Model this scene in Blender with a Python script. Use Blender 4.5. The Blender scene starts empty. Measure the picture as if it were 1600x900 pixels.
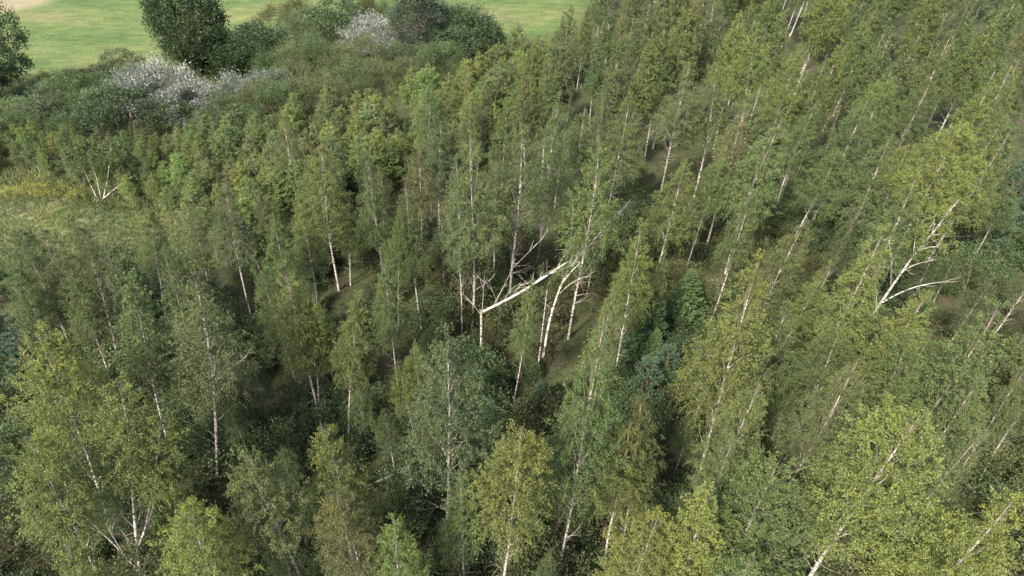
import bpy, math
import numpy as np
from mathutils import Matrix, Vector

# ------------------------------------------------------------------ camera, sky, sun, exposure
H = 33.0                      # height of the drone above the ground
PITCH = math.radians(39.0)    # looking down
FPX = 1067.0                  # focal length in pixels of the 1600 px photograph (24 mm)
scene = bpy.context.scene
col = scene.collection
cam_data = bpy.data.cameras.new("camera")
cam_data.sensor_width = 36.0
cam_data.lens = 24.0
cam_data.clip_end = 6000.0
cam = bpy.data.objects.new("camera", cam_data)
cam.location = (0, 0, H)
cam.rotation_euler = (math.pi / 2 - PITCH, 0, 0)
col.objects.link(cam)
scene.camera = cam

SUN_EL = math.radians(46.0)
SUN_AZ = math.radians(-145.0)     # direction the light comes from, clockwise from +Y
world = bpy.data.worlds.new("World")
scene.world = world
world.use_nodes = True
wn = world.node_tree
sky = wn.nodes.new("ShaderNodeTexSky")
sky.sky_type = 'NISHITA'
sky.sun_disc = False
sky.sun_elevation = SUN_EL
sky.sun_rotation = SUN_AZ
sky.air_density = 1.0
sky.dust_density = 3.0
bg = wn.nodes["Background"]
bg.inputs["Strength"].default_value = 0.15
wn.links.new(sky.outputs[0], bg.inputs["Color"])

sun_data = bpy.data.lights.new("sun", 'SUN')
sun_data.energy = 3.6
sun_data.angle = math.radians(6.0)
sun_data.color = (1.0, 0.95, 0.86)
sun = bpy.data.objects.new("sun", sun_data)
sd = Vector((math.sin(SUN_AZ) * math.cos(SUN_EL), math.cos(SUN_AZ) * math.cos(SUN_EL), math.sin(SUN_EL)))
sun.rotation_euler = sd.to_track_quat('Z', 'Y').to_euler()
sun.location = (0, 0, 80)
col.objects.link(sun)

vs = scene.view_settings
vs.view_transform = 'Standard'
vs.look = 'None'
vs.exposure = 1.65
vs.gamma = 1.0
scene.cycles.use_denoising = True
scene.cycles.max_bounces = 6
scene.cycles.diffuse_bounces = 3
scene.cycles.transmission_bounces = 3

# ------------------------------------------------------------------ geometry helpers
CT, ST = math.cos(PITCH), math.sin(PITCH)

def ray(px, py):
    u, v = (px - 800.0) / FPX, (py - 450.0) / FPX
    return np.array([u, CT - v * ST, -ST - v * CT])

def at(px, py, h=0.0):
    """the place whose height above the ground is h, seen at this point of the photograph"""
    d = ray(px, py)
    return np.array([0, 0, H]) + d * ((H - h) / -d[2])

def at_y(px, py, Y):
    d = ray(px, py)
    return np.array([0, 0, H]) + d * (Y / d[1])

def height_for(tip, base):
    """height of an upright tree with this tip and foot"""
    b = at(*base)
    return at_y(tip[0], tip[1], b[1])[2]

def unit(v):
    return v / np.maximum(np.linalg.norm(v, axis=-1, keepdims=True), 1e-9)

def ground_z(x, y):
    return 0.16 * np.sin(x * 0.11 + 1.3) * np.cos(y * 0.09) + 0.07 * np.sin(x * 0.41 + y * 0.33)

def make_mesh(name, verts, faces, mat, attrs=(), smooth=False):
    """faces: (n,3) or (n,4) array"""
    verts = np.asarray(verts, np.float32)
    faces = np.asarray(faces, np.int32)
    n, k = faces.shape
    me = bpy.data.meshes.new(name)
    me.vertices.add(len(verts))
    me.vertices.foreach_set("co", verts.ravel())
    me.loops.add(n * k)
    me.loops.foreach_set("vertex_index", faces.ravel())
    me.polygons.add(n)
    me.polygons.foreach_set("loop_start", np.arange(0, n * k, k, dtype=np.int32))
    me.polygons.foreach_set("use_smooth", np.full(n, smooth))
    me.update(calc_edges=True)
    for an, dom, data in attrs:
        a = me.attributes.new(an, 'FLOAT', dom)
        a.data.foreach_set("value", np.asarray(data, np.float32))
    me.materials.append(mat)
    return me

def resample(pts, n):
    pts = np.asarray(pts, float)
    s = np.concatenate([[0], np.cumsum(np.linalg.norm(np.diff(pts, axis=0), axis=1))])
    t = np.linspace(0, s[-1], n)
    # smooth through the points
    out = np.stack([np.interp(t, s, pts[:, i]) for i in range(3)], 1)
    if n > 4:
        sm = out.copy()
        sm[1:-1] = 0.25 * out[:-2] + 0.5 * out[1:-1] + 0.25 * out[2:]
        out = sm
    return out

class Wood:
    def __init__(s):
        s.v, s.f, s.r, s.n = [], [], [], 0
    def tube(s, pts, rad, k=5):
        pts = np.asarray(pts, float); rad = np.asarray(rad, float)
        n = len(pts)
        tan = unit(np.gradient(pts, axis=0))
        ref = np.array([0.31, 0.95, 0.05])
        if abs(tan[0] @ ref) > 0.9: ref = np.array([0.95, -0.2, 0.2])
        a = unit(np.cross(tan, ref)); b = np.cross(tan, a)
        an = np.arange(k) * 2 * math.pi / k
        ring = pts[:, None] + rad[:, None, None] * (np.cos(an)[None, :, None] * a[:, None] + np.sin(an)[None, :, None] * b[:, None])
        s.v.append(ring.reshape(-1, 3)); s.r.append(np.repeat(rad, k))
        i = np.arange(n - 1)[:, None] * k; j = np.arange(k)[None]; j2 = (j + 1) % k
        s.f.append(np.stack([i + j, i + j2, i + k + j2, i + k + j], -1).reshape(-1, 4) + s.n)
        s.n += n * k
    def mesh(s, name, mat):
        return make_mesh(name, np.concatenate(s.v), np.concatenate(s.f), mat,
                         [("thick", 'POINT', np.concatenate(s.r))], smooth=True)

class Leaves:
    def __init__(s):
        s.p, s.a, s.l, s.w, s.t = [], [], [], [], []
    def add(s, pos, axis, length, width, tint):
        n = len(pos)
        s.p.append(pos); s.a.append(unit(axis))
        s.l.append(np.broadcast_to(length, n)); s.w.append(np.broadcast_to(width, n)); s.t.append(np.broadcast_to(tint, n))
    def count(s): return sum(len(x) for x in s.p)
    def mesh(s, name, mat, rng):
        p = np.concatenate(s.p); a = np.concatenate(s.a)
        l = np.concatenate(s.l)[:, None]; w = np.concatenate(s.w)[:, None]; t = np.concatenate(s.t)
        n = len(p)
        side = unit(np.cross(a, unit(rng.normal(size=(n, 3)))))
        nor = np.cross(a, side)
        mid = p + a * l * 0.45
        v = np.stack([p, mid + side * w * 0.5 + nor * w * 0.12, p + a * l, mid - side * w * 0.5 + nor * w * 0.12], 1).reshape(-1, 3)
        f = np.arange(4 * n).reshape(n, 4)
        return make_mesh(name, v, f, mat, [("tint", 'FACE', t)])

# ------------------------------------------------------------------ materials
def new_mat(name):
    m = bpy.data.materials.new(name)
    m.use_nodes = True
    nt = m.node_tree
    nt.nodes.clear()
    return m, nt, nt.nodes.new, nt.links.new

def leaf_mat(name, warm=(1.45, 1.3, 0.6), trans=0.3, rough=0.55, gain=1.0):
    m, nt, N, L = new_mat(name)
    out = N("ShaderNodeOutputMaterial")
    oi = N("ShaderNodeObjectInfo")
    at_ = N("ShaderNodeAttribute"); at_.attribute_name = "tint"
    ramp = N("ShaderNodeValToRGB")
    e = ramp.color_ramp.elements
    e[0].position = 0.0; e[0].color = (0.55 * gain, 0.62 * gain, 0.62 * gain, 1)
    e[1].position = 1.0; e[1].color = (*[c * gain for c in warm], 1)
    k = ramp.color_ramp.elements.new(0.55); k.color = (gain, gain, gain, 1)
    L(at_.outputs["Fac"], ramp.inputs[0])
    mul = N("ShaderNodeMix"); mul.data_type = 'RGBA'; mul.blend_type = 'MULTIPLY'; mul.inputs[0].default_value = 1.0
    L(oi.outputs["Color"], mul.inputs[6]); L(ramp.outputs[0], mul.inputs[7])
    p = N("ShaderNodeBsdfPrincipled")
    p.inputs["Roughness"].default_value = rough
    p.inputs["Specular IOR Level"].default_value = 0.35
    L(mul.outputs[2], p.inputs["Base Color"])
    tr = N("ShaderNodeBsdfTranslucent")
    L(mul.outputs[2], tr.inputs["Color"])
    mx = N("ShaderNodeMixShader"); mx.inputs[0].default_value = trans
    L(p.outputs[0], mx.inputs[1]); L(tr.outputs[0], mx.inputs[2])
    L(mx.outputs[0], out.inputs["Surface"])
    return m

def bark_mat(name, pale=(0.45, 0.425, 0.385), dark=(0.05, 0.045, 0.04), twig=(0.165, 0.130, 0.100), birch=True):
    m, nt, N, L = new_mat(name)
    out = N("ShaderNodeOutputMaterial")
    p = N("ShaderNodeBsdfPrincipled")
    p.inputs["Roughness"].default_value = 0.7
    p.inputs["Specular IOR Level"].default_value = 0.25
    tc = N("ShaderNodeTexCoord")
    mp = N("ShaderNodeMapping"); mp.inputs["Scale"].default_value = (3.0, 3.0, 11.0) if birch else (9, 9, 2)
    oi = N("ShaderNodeObjectInfo")
    add = N("ShaderNodeVectorMath"); add.operation = 'ADD'
    L(tc.outputs["Object"], add.inputs[0])
    cmb = N("ShaderNodeCombineXYZ"); ml = N("ShaderNodeMath"); ml.operation = 'MULTIPLY'; ml.inputs[1].default_value = 37.0
    L(oi.outputs["Random"], ml.inputs[0]); L(ml.outputs[0], cmb.inputs[2]); L(cmb.outputs[0], add.inputs[1])
    L(add.outputs[0], mp.inputs[0])
    nz = N("ShaderNodeTexNoise"); nz.inputs["Scale"].default_value = 1.0; nz.inputs["Detail"].default_value = 4.0
    L(mp.outputs[0], nz.inputs["Vector"])
    rp = N("ShaderNodeValToRGB")
    e = rp.color_ramp.elements
    e[0].position = 0.39 if birch else 0.3; e[0].color = (*dark, 1)
    e[1].position = 0.52 if birch else 0.7; e[1].color = (*pale, 1)
    L(nz.outputs["Fac"], rp.inputs[0])
    nb = N("ShaderNodeTexNoise"); nb.inputs["Scale"].default_value = 0.7; nb.inputs["Detail"].default_value = 3.0
    L(add.outputs[0], nb.inputs["Vector"])
    hue = N("ShaderNodeMix"); hue.data_type = 'RGBA'; hue.blend_type = 'MULTIPLY'
    L(nb.outputs["Fac"], hue.inputs[0]); L(rp.outputs[0], hue.inputs[6]); hue.inputs[7].default_value = (0.86, 0.76, 0.66, 1)
    # thin wood is brown, thick wood has the pale bark
    at_ = N("ShaderNodeAttribute"); at_.attribute_name = "thick"
    mr = N("ShaderNodeMapRange"); mr.inputs[1].default_value = 0.009; mr.inputs[2].default_value = 0.024
    L(at_.outputs["Fac"], mr.inputs[0])
    mx = N("ShaderNodeMix"); mx.data_type = 'RGBA'
    L(mr.outputs[0], mx.inputs[0]); mx.inputs[6].default_value = (*twig, 1); L(hue.outputs[2], mx.inputs[7])
    L(mx.outputs[2], p.inputs["Base Color"])
    bp = N("ShaderNodeBump"); bp.inputs["Strength"].default_value = 0.4; bp.inputs["Distance"].default_value = 0.02
    L(nz.outputs["Fac"], bp.inputs["Height"]); L(bp.outputs[0], p.inputs["Normal"])
    L(p.outputs[0], out.inputs["Surface"])
    return m

M_LEAF = leaf_mat("birch_leaf")
M_BUSH = leaf_mat("bush_leaf", warm=(1.35, 1.3, 0.8))
M_SILVER = leaf_mat("silver_willow_leaf", warm=(1.9, 1.9, 1.95), trans=0.15)
M_NEEDLE = leaf_mat("needle", warm=(1.5, 1.4, 0.9), trans=0.1, rough=0.5)
M_GRASS = leaf_mat("grass_blade", warm=(1.65, 1.35, 0.95), trans=0.25)
M_BARK = bark_mat("birch_bark")
M_DEAD = bark_mat("bare_birch_bark", pale=(0.50, 0.48, 0.445), twig=(0.36, 0.31, 0.26))
M_SPLINT = bark_mat("torn_wood", pale=(0.42, 0.27, 0.14), dark=(0.20, 0.12, 0.06), twig=(0.38, 0.25, 0.13), birch=False)
M_BROWN = bark_mat("brown_bark", pale=(0.16, 0.12, 0.09), dark=(0.05, 0.04, 0.03), twig=(0.10, 0.075, 0.05), birch=False)
M_PINEB = bark_mat("pine_bark", pale=(0.16, 0.11, 0.08), dark=(0.06, 0.04, 0.03), twig=(0.10, 0.075, 0.05), birch=False)

# ------------------------------------------------------------------ ground
FIELD_EDGE = [(-200, 260), (0, 150), (110, 135), (200, 118), (290, 105), (420, 70), (560, 40), (700, 45), (775, 62), (870, 62), (905, 40), (960, -40), (1080, -180)]
fe = np.array([at(x, y) for x, y in FIELD_EDGE])[:, :2]
CLEAR = np.array([at(x, y)[:2] for x, y in [(-150, 265), (0, 262), (70, 282), (150, 300), (235, 320), (300, 370), (310, 400), (180, 430), (60, 450), (-200, 480)]])

def inside(poly, x, y):
    poly = np.asarray(poly)[:, :2]
    x = np.asarray(x, float); y = np.asarray(y, float)
    r = np.zeros(x.shape, bool)
    j = len(poly) - 1
    for i in range(len(poly)):
        xi, yi = poly[i]; xj, yj = poly[j]
        c = ((yi > y) != (yj > y)) & (x < (xj - xi) * (y - yi) / (yj - yi + 1e-12) + xi)
        r ^= c
        j = i
    return r

def dist_poly(poly, x, y, closed=True):
    poly = np.asarray(poly)[:, :2]
    d = np.full(np.shape(x), 1e9)
    n = len(poly)
    for i in range(n if closed else n - 1):
        a, b = poly[i], poly[(i + 1) % n]
        ab = b - a
        t = np.clip(((x - a[0]) * ab[0] + (y - a[1]) * ab[1]) / (ab @ ab), 0, 1)
        d = np.minimum(d, np.hypot(x - a[0] - t * ab[0], y - a[1] - t * ab[1]))
    return d

FIELD = np.vstack([fe, [[900, 900], [900, 4000], [-4000, 4000], [-4000, fe[0][1]]]])
DRYP = np.array([at(x, y)[:2] for x, y in [(-300, 30), (-60, 26), (30, 17), (70, 6), (100, -6), (60, -30), (-300, -60)]])

def build_ground():
    def axis(lo, hi, step, far):
        core = np.arange(lo, hi + step, step)
        ext = np.geomspace(step, far, 26)
        return np.concatenate([lo - np.cumsum(ext)[::-1], core, hi + np.cumsum(ext)])
    xs = axis(-130, 130, 1.0, 700); ys = axis(-30, 190, 1.0, 700)
    X, Y = np.meshgrid(xs, ys)
    damp = np.exp(-np.maximum(0, np.hypot(X, Y - 80) - 160) / 60)
    Z = ground_z(X, Y) * damp
    nx, ny = len(xs), len(ys)
    i = np.arange(ny - 1)[:, None] * nx + np.arange(nx - 1)[None]
    f = np.stack([i, i + 1, i + nx + 1, i + nx], -1).reshape(-1, 4)
    x, y = X.ravel(), Y.ravel()
    def soft(poly, w):
        s = np.where(inside(poly, x, y), 1, -1) * dist_poly(poly, x, y)
        return np.clip(0.5 + s / (2 * w), 0, 1)
    field = soft(FIELD, 3.0); clear = soft(CLEAR, 3.0); dry = soft(DRYP, 1.5)
    m, nt, N, L = new_mat("ground_cover")
    out = N("ShaderNodeOutputMaterial"); p = N("ShaderNodeBsdfPrincipled")
    p.inputs["Roughness"].default_value = 0.9; p.inputs["Specular IOR Level"].default_value = 0.15
    geo = N("ShaderNodeNewGeometry")
    def noise(scale, detail=5, stretch=(1, 1, 1), rot=0.0):
        mp = N("ShaderNodeMapping"); mp.inputs["Scale"].default_value = stretch; mp.inputs["Rotation"].default_value = (0, 0, rot)
        L(geo.outputs["Position"], mp.inputs[0])
        n = N("ShaderNodeTexNoise"); n.inputs["Scale"].default_value = scale; n.inputs["Detail"].default_value = detail
        L(mp.outputs[0], n.inputs["Vector"]); return n.outputs["Fac"]
    def ramp(src, stops):
        r = N("ShaderNodeValToRGB"); el = r.color_ramp.elements
        while len(el) < len(stops): el.new(0.5)
        for e, (pos, c) in zip(el, stops): e.position = pos; e.color = (*c, 1)
        L(src, r.inputs[0]); return r.outputs[0]
    def mix(fac, a, b, mode='MIX'):
        n = N("ShaderNodeMix"); n.data_type = 'RGBA'; n.blend_type = mode
        if isinstance(fac, float): n.inputs[0].default_value = fac
        else: L(fac, n.inputs[0])
        L(a, n.inputs[6]); L(b, n.inputs[7]); return n.outputs[2]
    def attr(nm):
        a = N("ShaderNodeAttribute"); a.attribute_name = nm; return a.outputs["Fac"]
    forest = ramp(noise(0.35, 6), [(0.3, (0.024, 0.021, 0.012)), (0.48, (0.036, 0.041, 0.016)), (0.6, (0.046, 0.050, 0.020)), (0.72, (0.058, 0.042, 0.028))])
    fgrass = ramp(noise(0.05, 7, (1, 2.6, 1), 0.25), [(0.33, (0.052, 0.082, 0.024)), (0.48, (0.074, 0.102, 0.032)), (0.60, (0.094, 0.110, 0.040)), (0.74, (0.128, 0.116, 0.054))])
    streak = ramp(noise(0.8, 4, (0.25, 2.2, 1), 0.2), [(0.3, (0.72, 0.78, 0.72)), (0.7, (1.22, 1.18, 1.15))])
    fgrass = mix(0.8, fgrass, streak, 'MULTIPLY')
    mott = ramp(noise(0.45, 8, (1, 1.5, 1), 0.4), [(0.32, (0.72, 0.80, 0.70)), (0.5, (1.0, 1.0, 1.0)), (0.68, (1.30, 1.16, 1.12))])
    fgrass = mix(0.9, fgrass, mott, 'MULTIPLY')
    speck = ramp(noise(3.5, 4), [(0.3, (0.7, 0.72, 0.7)), (0.7, (1.25, 1.22, 1.2))])
    fgrass = mix(0.8, fgrass, speck, 'MULTIPLY')
    cgrass = ramp(noise(0.22, 7), [(0.32, (0.075, 0.105, 0.034)), (0.46, (0.120, 0.140, 0.050)), (0.56, (0.155, 0.145, 0.072)), (0.68, (0.19, 0.16, 0.095))])
    dryc = ramp(noise(0.3, 6), [(0.3, (0.15, 0.125, 0.068)), (0.7, (0.20, 0.17, 0.10))])
    c = mix(attr("clear"), forest, cgrass)
    c = mix(attr("field"), c, fgrass)
    c = mix(attr("dry"), c, dryc)
    L(c, p.inputs["Base Color"])
    bp = N("ShaderNodeBump"); bp.inputs["Strength"].default_value = 0.7; bp.inputs["Distance"].default_value = 0.15
    L(noise(2.5, 8), bp.inputs["Height"]); L(bp.outputs[0], p.inputs["Normal"])
    L(p.outputs[0], out.inputs["Surface"])
    me = make_mesh("ground", np.stack([x, y, Z.ravel()], 1), f, m,
                   [("field", 'POINT', field), ("clear", 'POINT', clear), ("dry", 'POINT', dry)], smooth=True)
    o = bpy.data.objects.new("ground", me); col.objects.link(o)
    o["kind"] = "structure"
    o["label"] = "forest floor, grassy clearing and mown green field"
build_ground()

# ------------------------------------------------------------------ plant growers
def grow(rng, wood, leaves, stems, R=1.7, c0=0.35, nprim=34, leaf=0.074, twigs=2600, per=14, bare=9, shape='cone', gaps=0.04, sides=7, hang=1.0, lumpy=.85):
    """birch-like growth: stems = [(points, base radius, tip radius, scale)]"""
    for pts, r0, r1, sc in stems:
        P = resample(pts, 18)
        n = len(P)
        tt = np.linspace(0, 1, n)
        rad = r0 * (1 - tt) ** 0.9 + r1
        rad[0] *= 1.25
        wood.tube(P, rad, sides)
        length = np.linalg.norm(np.diff(P, axis=0), axis=1).sum()
        def on(t):
            q = t * (n - 1); i = min(int(q), n - 2); f = q - i
            return P[i] * (1 - f) + P[i + 1] * f, r0 * (1 - t) ** 0.9 + r1
        # bare lower branches
        for i in range(int(bare * sc + 0.5)):
            t = rng.uniform(c0 * 0.45, c0 + 0.16)
            o, ro = on(t)
            az = rng.uniform(0, 2 * math.pi); el = math.radians(rng.uniform(15, 62)); Lb = rng.uniform(0.5, 1.0) * (1.0 + 1.1 * t / (c0 + .16)) * min(1.0, length / 9)
            d = np.array([math.cos(az) * math.cos(el), math.sin(az) * math.cos(el), math.sin(el)])
            s = np.linspace(0, 1, 6)[:, None]
            q = o + d * s * Lb + np.array([0, 0, rng.uniform(-.35, .35)]) * s ** 2 * Lb + np.cumsum(rng.normal(0, .035, (6, 3)), 0) * s
            wood.tube(q, np.linspace(min(0.022, ro * 0.28), 0.006, 6), 4)
            for j in rng.integers(2, 6, 2):
                dd = unit(q[j] - q[j - 1] + rng.normal(0, .6, 3) * np.linalg.norm(q[j] - q[j - 1]))
                s4 = np.linspace(0, 1, 4)[:, None]
                wood.tube(q[j] + dd * s4 * rng.uniform(.25, .7) + rng.normal(0, .02, (4, 3)) * s4, np.linspace(.011, .005, 4), 3)
        # main branches, rising steeply and arching over at the end
        def prof(u):
            if shape == 'cone': return (0.62 + 0.38 * np.clip(u / 0.24, 0, 1)) * (1 - np.clip((u - 0.2) / 0.8, 0, 1)) ** 0.90 + 0.02
            if shape == 'oval': return (0.52 + 0.48 * np.clip(u / 0.36, 0, 1)) * (1 - np.clip((u - 0.38) / 0.62, 0, 1) ** 1.5) ** 0.8 + 0.03
            return (0.60 + 0.40 * np.clip(u / 0.26, 0, 1)) * (1 - np.clip((u - 0.25) / 0.75, 0, 1)) ** 0.78 + 0.02
        RR = R * sc ** 0.4
        np_ = int(nprim * sc + 0.5)
        az0 = rng.uniform(0, 6.28)
        tip_az, tip_u, tip_r = [], [], []
        for i in range(np_):
            ub = ((i + rng.uniform(0, 1)) / np_)
            t = min(c0 + (1 - c0) * ub * 0.92 - 0.05, 0.97)
            o, ro = on(max(0.02, t))
            az = az0 + i * 2.39996 + rng.normal(0, 0.3)
            ut = min(0.98, ub + rng.uniform(0.08, 0.16))
            e_ = on(min(0.99, c0 + (1 - c0) * ut))[0] + np.array([math.cos(az), math.sin(az), 0]) * float(prof(np.array(ut))) * RR * rng.uniform(.7, 1.0)
            mid = o * .5 + e_ * .5 + np.array([0, 0, .12 * np.linalg.norm(e_ - o)])
            q = resample(np.stack([o, mid, e_]), 6) + rng.normal(0, .02, (6, 3))
            wood.tube(q, np.linspace(min(0.030, ro * 0.42 + 0.004), 0.004, 6), 4)
            tip_az.append(az); tip_u.append(ut); tip_r.append(rng.normal(0, 1))
        tip_az, tip_u, tip_r = map(np.array, (tip_az, tip_u, tip_r))
        # leafy twigs through the whole crown, gathered in sprays
        NP = int(twigs * sc * (0.35 + 0.65 * sc) / (1.5 + 6.5 * lumpy))
        ug = np.linspace(0, 0.995, 200); pw = prof(ug) ** 1.35; cw = np.cumsum(pw) / pw.sum()
        u = np.interp(rng.uniform(0, 1, NP), cw, ug)
        az = rng.uniform(0, 2 * math.pi, NP)
        # the nearest main branch lends each spray its bulge and tone
        da = np.abs((az[:, None] - tip_az[None] + math.pi) % (2 * math.pi) - math.pi)
        dd2 = (da * 0.8) ** 2 + ((u[:, None] - tip_u[None]) * 5.5) ** 2
        near = np.argmin(dd2, 1); gapd = np.sqrt(np.min(dd2, 1))
        lump = (1 + lumpy * (0.12 + 0.30 * np.tanh(tip_r[near]) - 0.36 * np.clip(gapd, 0, 1))) * rng.lognormal(0, .05 + .08 * lumpy, NP)
        rho = RR * prof(u) * (0.03 + 0.97 * rng.uniform(0, 1, NP) ** 0.55) * lump
        keep = (rng.uniform(0, 1, NP) > gaps + 0.95 * lumpy * np.clip(gapd - 0.22, 0, 1) + 0.55 * np.clip(0.25 - u, 0, 1) / 0.25)
        u, az, rho, near = u[keep], az[keep], rho[keep], near[keep]; NP = len(u)
        dh = np.stack([np.cos(az), np.sin(az), np.zeros(NP)], 1)
        sd_ = unit(dh * (0.05 + 0.65 * lumpy) * (1 - 0.4 * u)[:, None] + np.array([0, 0, 1.0]) * (0.95 * u - 0.10 + 0.35 * (.85 - lumpy))[:, None] + rng.normal(0, 0.28, (NP, 3)))
        stone = 0.05 * tip_r[near] + rng.normal(0, 0.09, NP)
        cnt = rng.integers(2 + int(2.5 * lumpy), 4 + int(9 * lumpy), NP)
        rep = np.repeat(np.arange(NP), cnt); NS = len(rep)
        u, rho, dh, stone = u[rep], rho[rep], dh[rep], stone[rep]
        tq = np.minimum(c0 + (1 - c0) * u, 0.992) * (n - 1); i0 = np.minimum(tq.astype(int), n - 2); ff = (tq - i0)[:, None]
        ctr = P[i0] * (1 - ff) + P[i0 + 1] * ff
        to = ctr + dh * rho[:, None] + rng.normal(0, .085, (NS, 3)) * (1.1 - .45 * u)[:, None] + sd_[rep] * rng.uniform(0, .3, (NS, 1))
        td = unit(sd_[rep] + rng.normal(0, 0.26, (NS, 3)))
        tl = rng.uniform(0.25, 0.75, NS) * (1 - 0.55 * u)
        k = per
        w = (np.arange(k) + rng.uniform(0, 1, (NS, k))) / k
        pos = to[:, None] + td[:, None] * (w * tl[:, None])[..., None]
        pos[..., 2] -= (w ** 2) * tl[:, None] * (rng.uniform(0.4, 1.3, NS) * (1.1 - 0.95 * u))[:, None] * hang
        pos = pos.reshape(-1, 3) + rng.normal(0, 0.028, (NS * k, 3))
        uu = np.repeat(u, k)
        ax = np.repeat(td, k, 0) * 0.5 + rng.normal(0, 0.5, (NS * k, 3)) + np.array([0, 0, 1.0]) * (-0.6 + 0.7 * uu)[:, None]
        N = len(pos)
        ll = leaf * rng.uniform(0.7, 1.3, N)
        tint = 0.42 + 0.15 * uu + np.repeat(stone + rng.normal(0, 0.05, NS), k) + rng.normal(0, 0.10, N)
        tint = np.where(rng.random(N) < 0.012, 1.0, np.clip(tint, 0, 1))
        leaves.add(pos, ax, ll, ll * 0.85, tint)

def upright(rng, h, lean=0.0, wander=0.16, n=8):
    z = np.linspace(0, h, n)
    a, b = rng.uniform(0, 6.28, 2); f = rng.uniform(0.7, 1.6)
    s = z / h
    x = wander * (np.sin(s * 3.2 * f + a) - math.sin(a)) + rng.normal(0, 0.02, n)
    y = wander * (np.sin(s * 2.7 * f + b) - math.sin(b)) + rng.normal(0, 0.02, n)
    x[0] = y[0] = 0
    # bring the tip back over the foot so that a planted height and lean stay true
    x -= s * x[-1]; y -= s * y[-1]
    return np.stack([x, y, z], 1)

HREF = 14.0
VARS = {}; LC = []
def variant(key, wood, leaves, rng, leafmat, barkmat, size):
    LC.append((key, leaves.count()))
    VARS[key] = (wood.mesh(key + "_trunk", barkmat), leaves.mesh(key + "_crown", leafmat, rng), size)

def birch_variant(key, form, seed, dens, leaf, lumpy):
    rng = np.random.default_rng(seed)
    w, l = Wood(), Leaves()
    main = upright(rng, HREF)
    r0 = 0.092
    if form == 'cone':
        grow(rng, w, l, [(main, r0, .008, 1)], R=1.95, c0=rng.uniform(.34, .46), nprim=30, twigs=int(3000 * dens), leaf=leaf, lumpy=lumpy, shape='cone', bare=14)
    elif form == 'oval':
        grow(rng, w, l, [(main, r0, .008, 1)], R=1.75, c0=rng.uniform(.42, .52), nprim=28, twigs=int(3000 * dens), leaf=leaf, lumpy=lumpy, shape='oval', bare=18)
    elif form == 'slim':
        grow(rng, w, l, [(main, r0 * .8, .008, 1)], R=1.3, c0=rng.uniform(.34, .46), nprim=28, twigs=int(2300 * dens), leaf=leaf, lumpy=lumpy, shape='slim', bare=12)
    elif form == 'multi':
        st = [(main, r0, .008, 1)]
        for q in range(2):
            az = rng.uniform(0, 6.28); f = rng.uniform(.14, .3); i0 = max(1, int(f * 7))
            o = main[i0]
            hh = HREF * rng.uniform(.74, .9) - o[2]
            z = np.linspace(0, 1, 7)[:, None]
            off = rng.uniform(1.2, 1.9) * (z ** .7) * np.array([[math.cos(az), math.sin(az), 0]]) + np.array([[0, 0, hh]]) * z
            st.append((o + off, r0 * .62, .008, .6))
        grow(rng, w, l, st, R=1.4, c0=.48, nprim=20, twigs=int(2000 * dens), leaf=leaf, lumpy=lumpy, shape='oval', bare=12)
    else:
        grow(rng, w, l, [(main, r0, .008, 1)], R=1.9, c0=rng.uniform(.42, .52), nprim=28, twigs=int(2000 * dens), leaf=leaf, lumpy=lumpy, shape='cone', bare=30, gaps=.08)
    variant(key, w, l, rng, M_LEAF, M_BARK, HREF)

FORM_N = {'cone': 3, 'oval': 3, 'slim': 2, 'multi': 2, 'sparse': 2}          # near trees, small leaves
FAR_N = {'cone': 3, 'oval': 2, 'slim': 2, 'sparse': 1, 'multi': 0}           # far trees
def build_variants():
    k = 0
    for form, cnt in FORM_N.items():
        for i in range(cnt):
            k += 1; birch_variant("birch_%s%d" % (form, i), form, 100 + k, 1.22, .060, .55)
    for form, cnt in FAR_N.items():
        for i in range(cnt):
            k += 1; birch_variant("far_birch_%s%d" % (form, i), form, 100 + k, .98, .079, .30)
    for i in range(5):                                    # young thicket birches, 7 m
        rng = np.random.default_rng(300 + i)
        w, l = Wood(), Leaves()
        st = [(upright(rng, 7.0, wander=.12), .045, .006, 1)]
        if i in (1, 3):
            o = np.array([.15, .1, 0]); top = np.array([rng.uniform(-.7, .7), rng.uniform(-.7, .7), 6.0])
            st.append((np.stack([o, o + top * .4, o + top]), .035, .005, .6))
        grow(rng, w, l, st, R=1.05, c0=rng.uniform(.14, .30), nprim=18, twigs=1250, per=13, leaf=.080, bare=4, shape='oval', sides=5, lumpy=.4)
        variant("young" + str(i), w, l, rng, M_LEAF, M_BARK, 7.0)
build_variants()

def clumps(rng, leaves, centers, crad, per, leaf, aspect=0.7, up=0.5, out=None, tintsd=.16, ctone=.13, spike=0.0):
    for c, cr in zip(centers, np.broadcast_to(crad, len(centers))):
        n = max(6, int(per * rng.uniform(.7, 1.3)))
        d = unit(rng.normal(size=(n, 3)))
        pos = c + d * (cr * rng.uniform(.25, 1.05, n) ** .7)[:, None] * np.array([1, 1, .8])
        o = unit(np.array(c) - out) if out is not None else np.array([0, 0, 1.0])
        ax = d * .5 + o * .6 + np.array([0, 0, up]) + rng.normal(0, .5, (n, 3))
        if spike: pos = pos + o * (rng.uniform(0, 1, n) ** 3 * spike)[:, None]
        ll = leaf * rng.uniform(.7, 1.3, n)
        leaves.add(pos, ax, ll, ll * aspect, np.clip(.5 + rng.normal(0, ctone) + rng.normal(0, tintsd, n), 0, 1))

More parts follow.
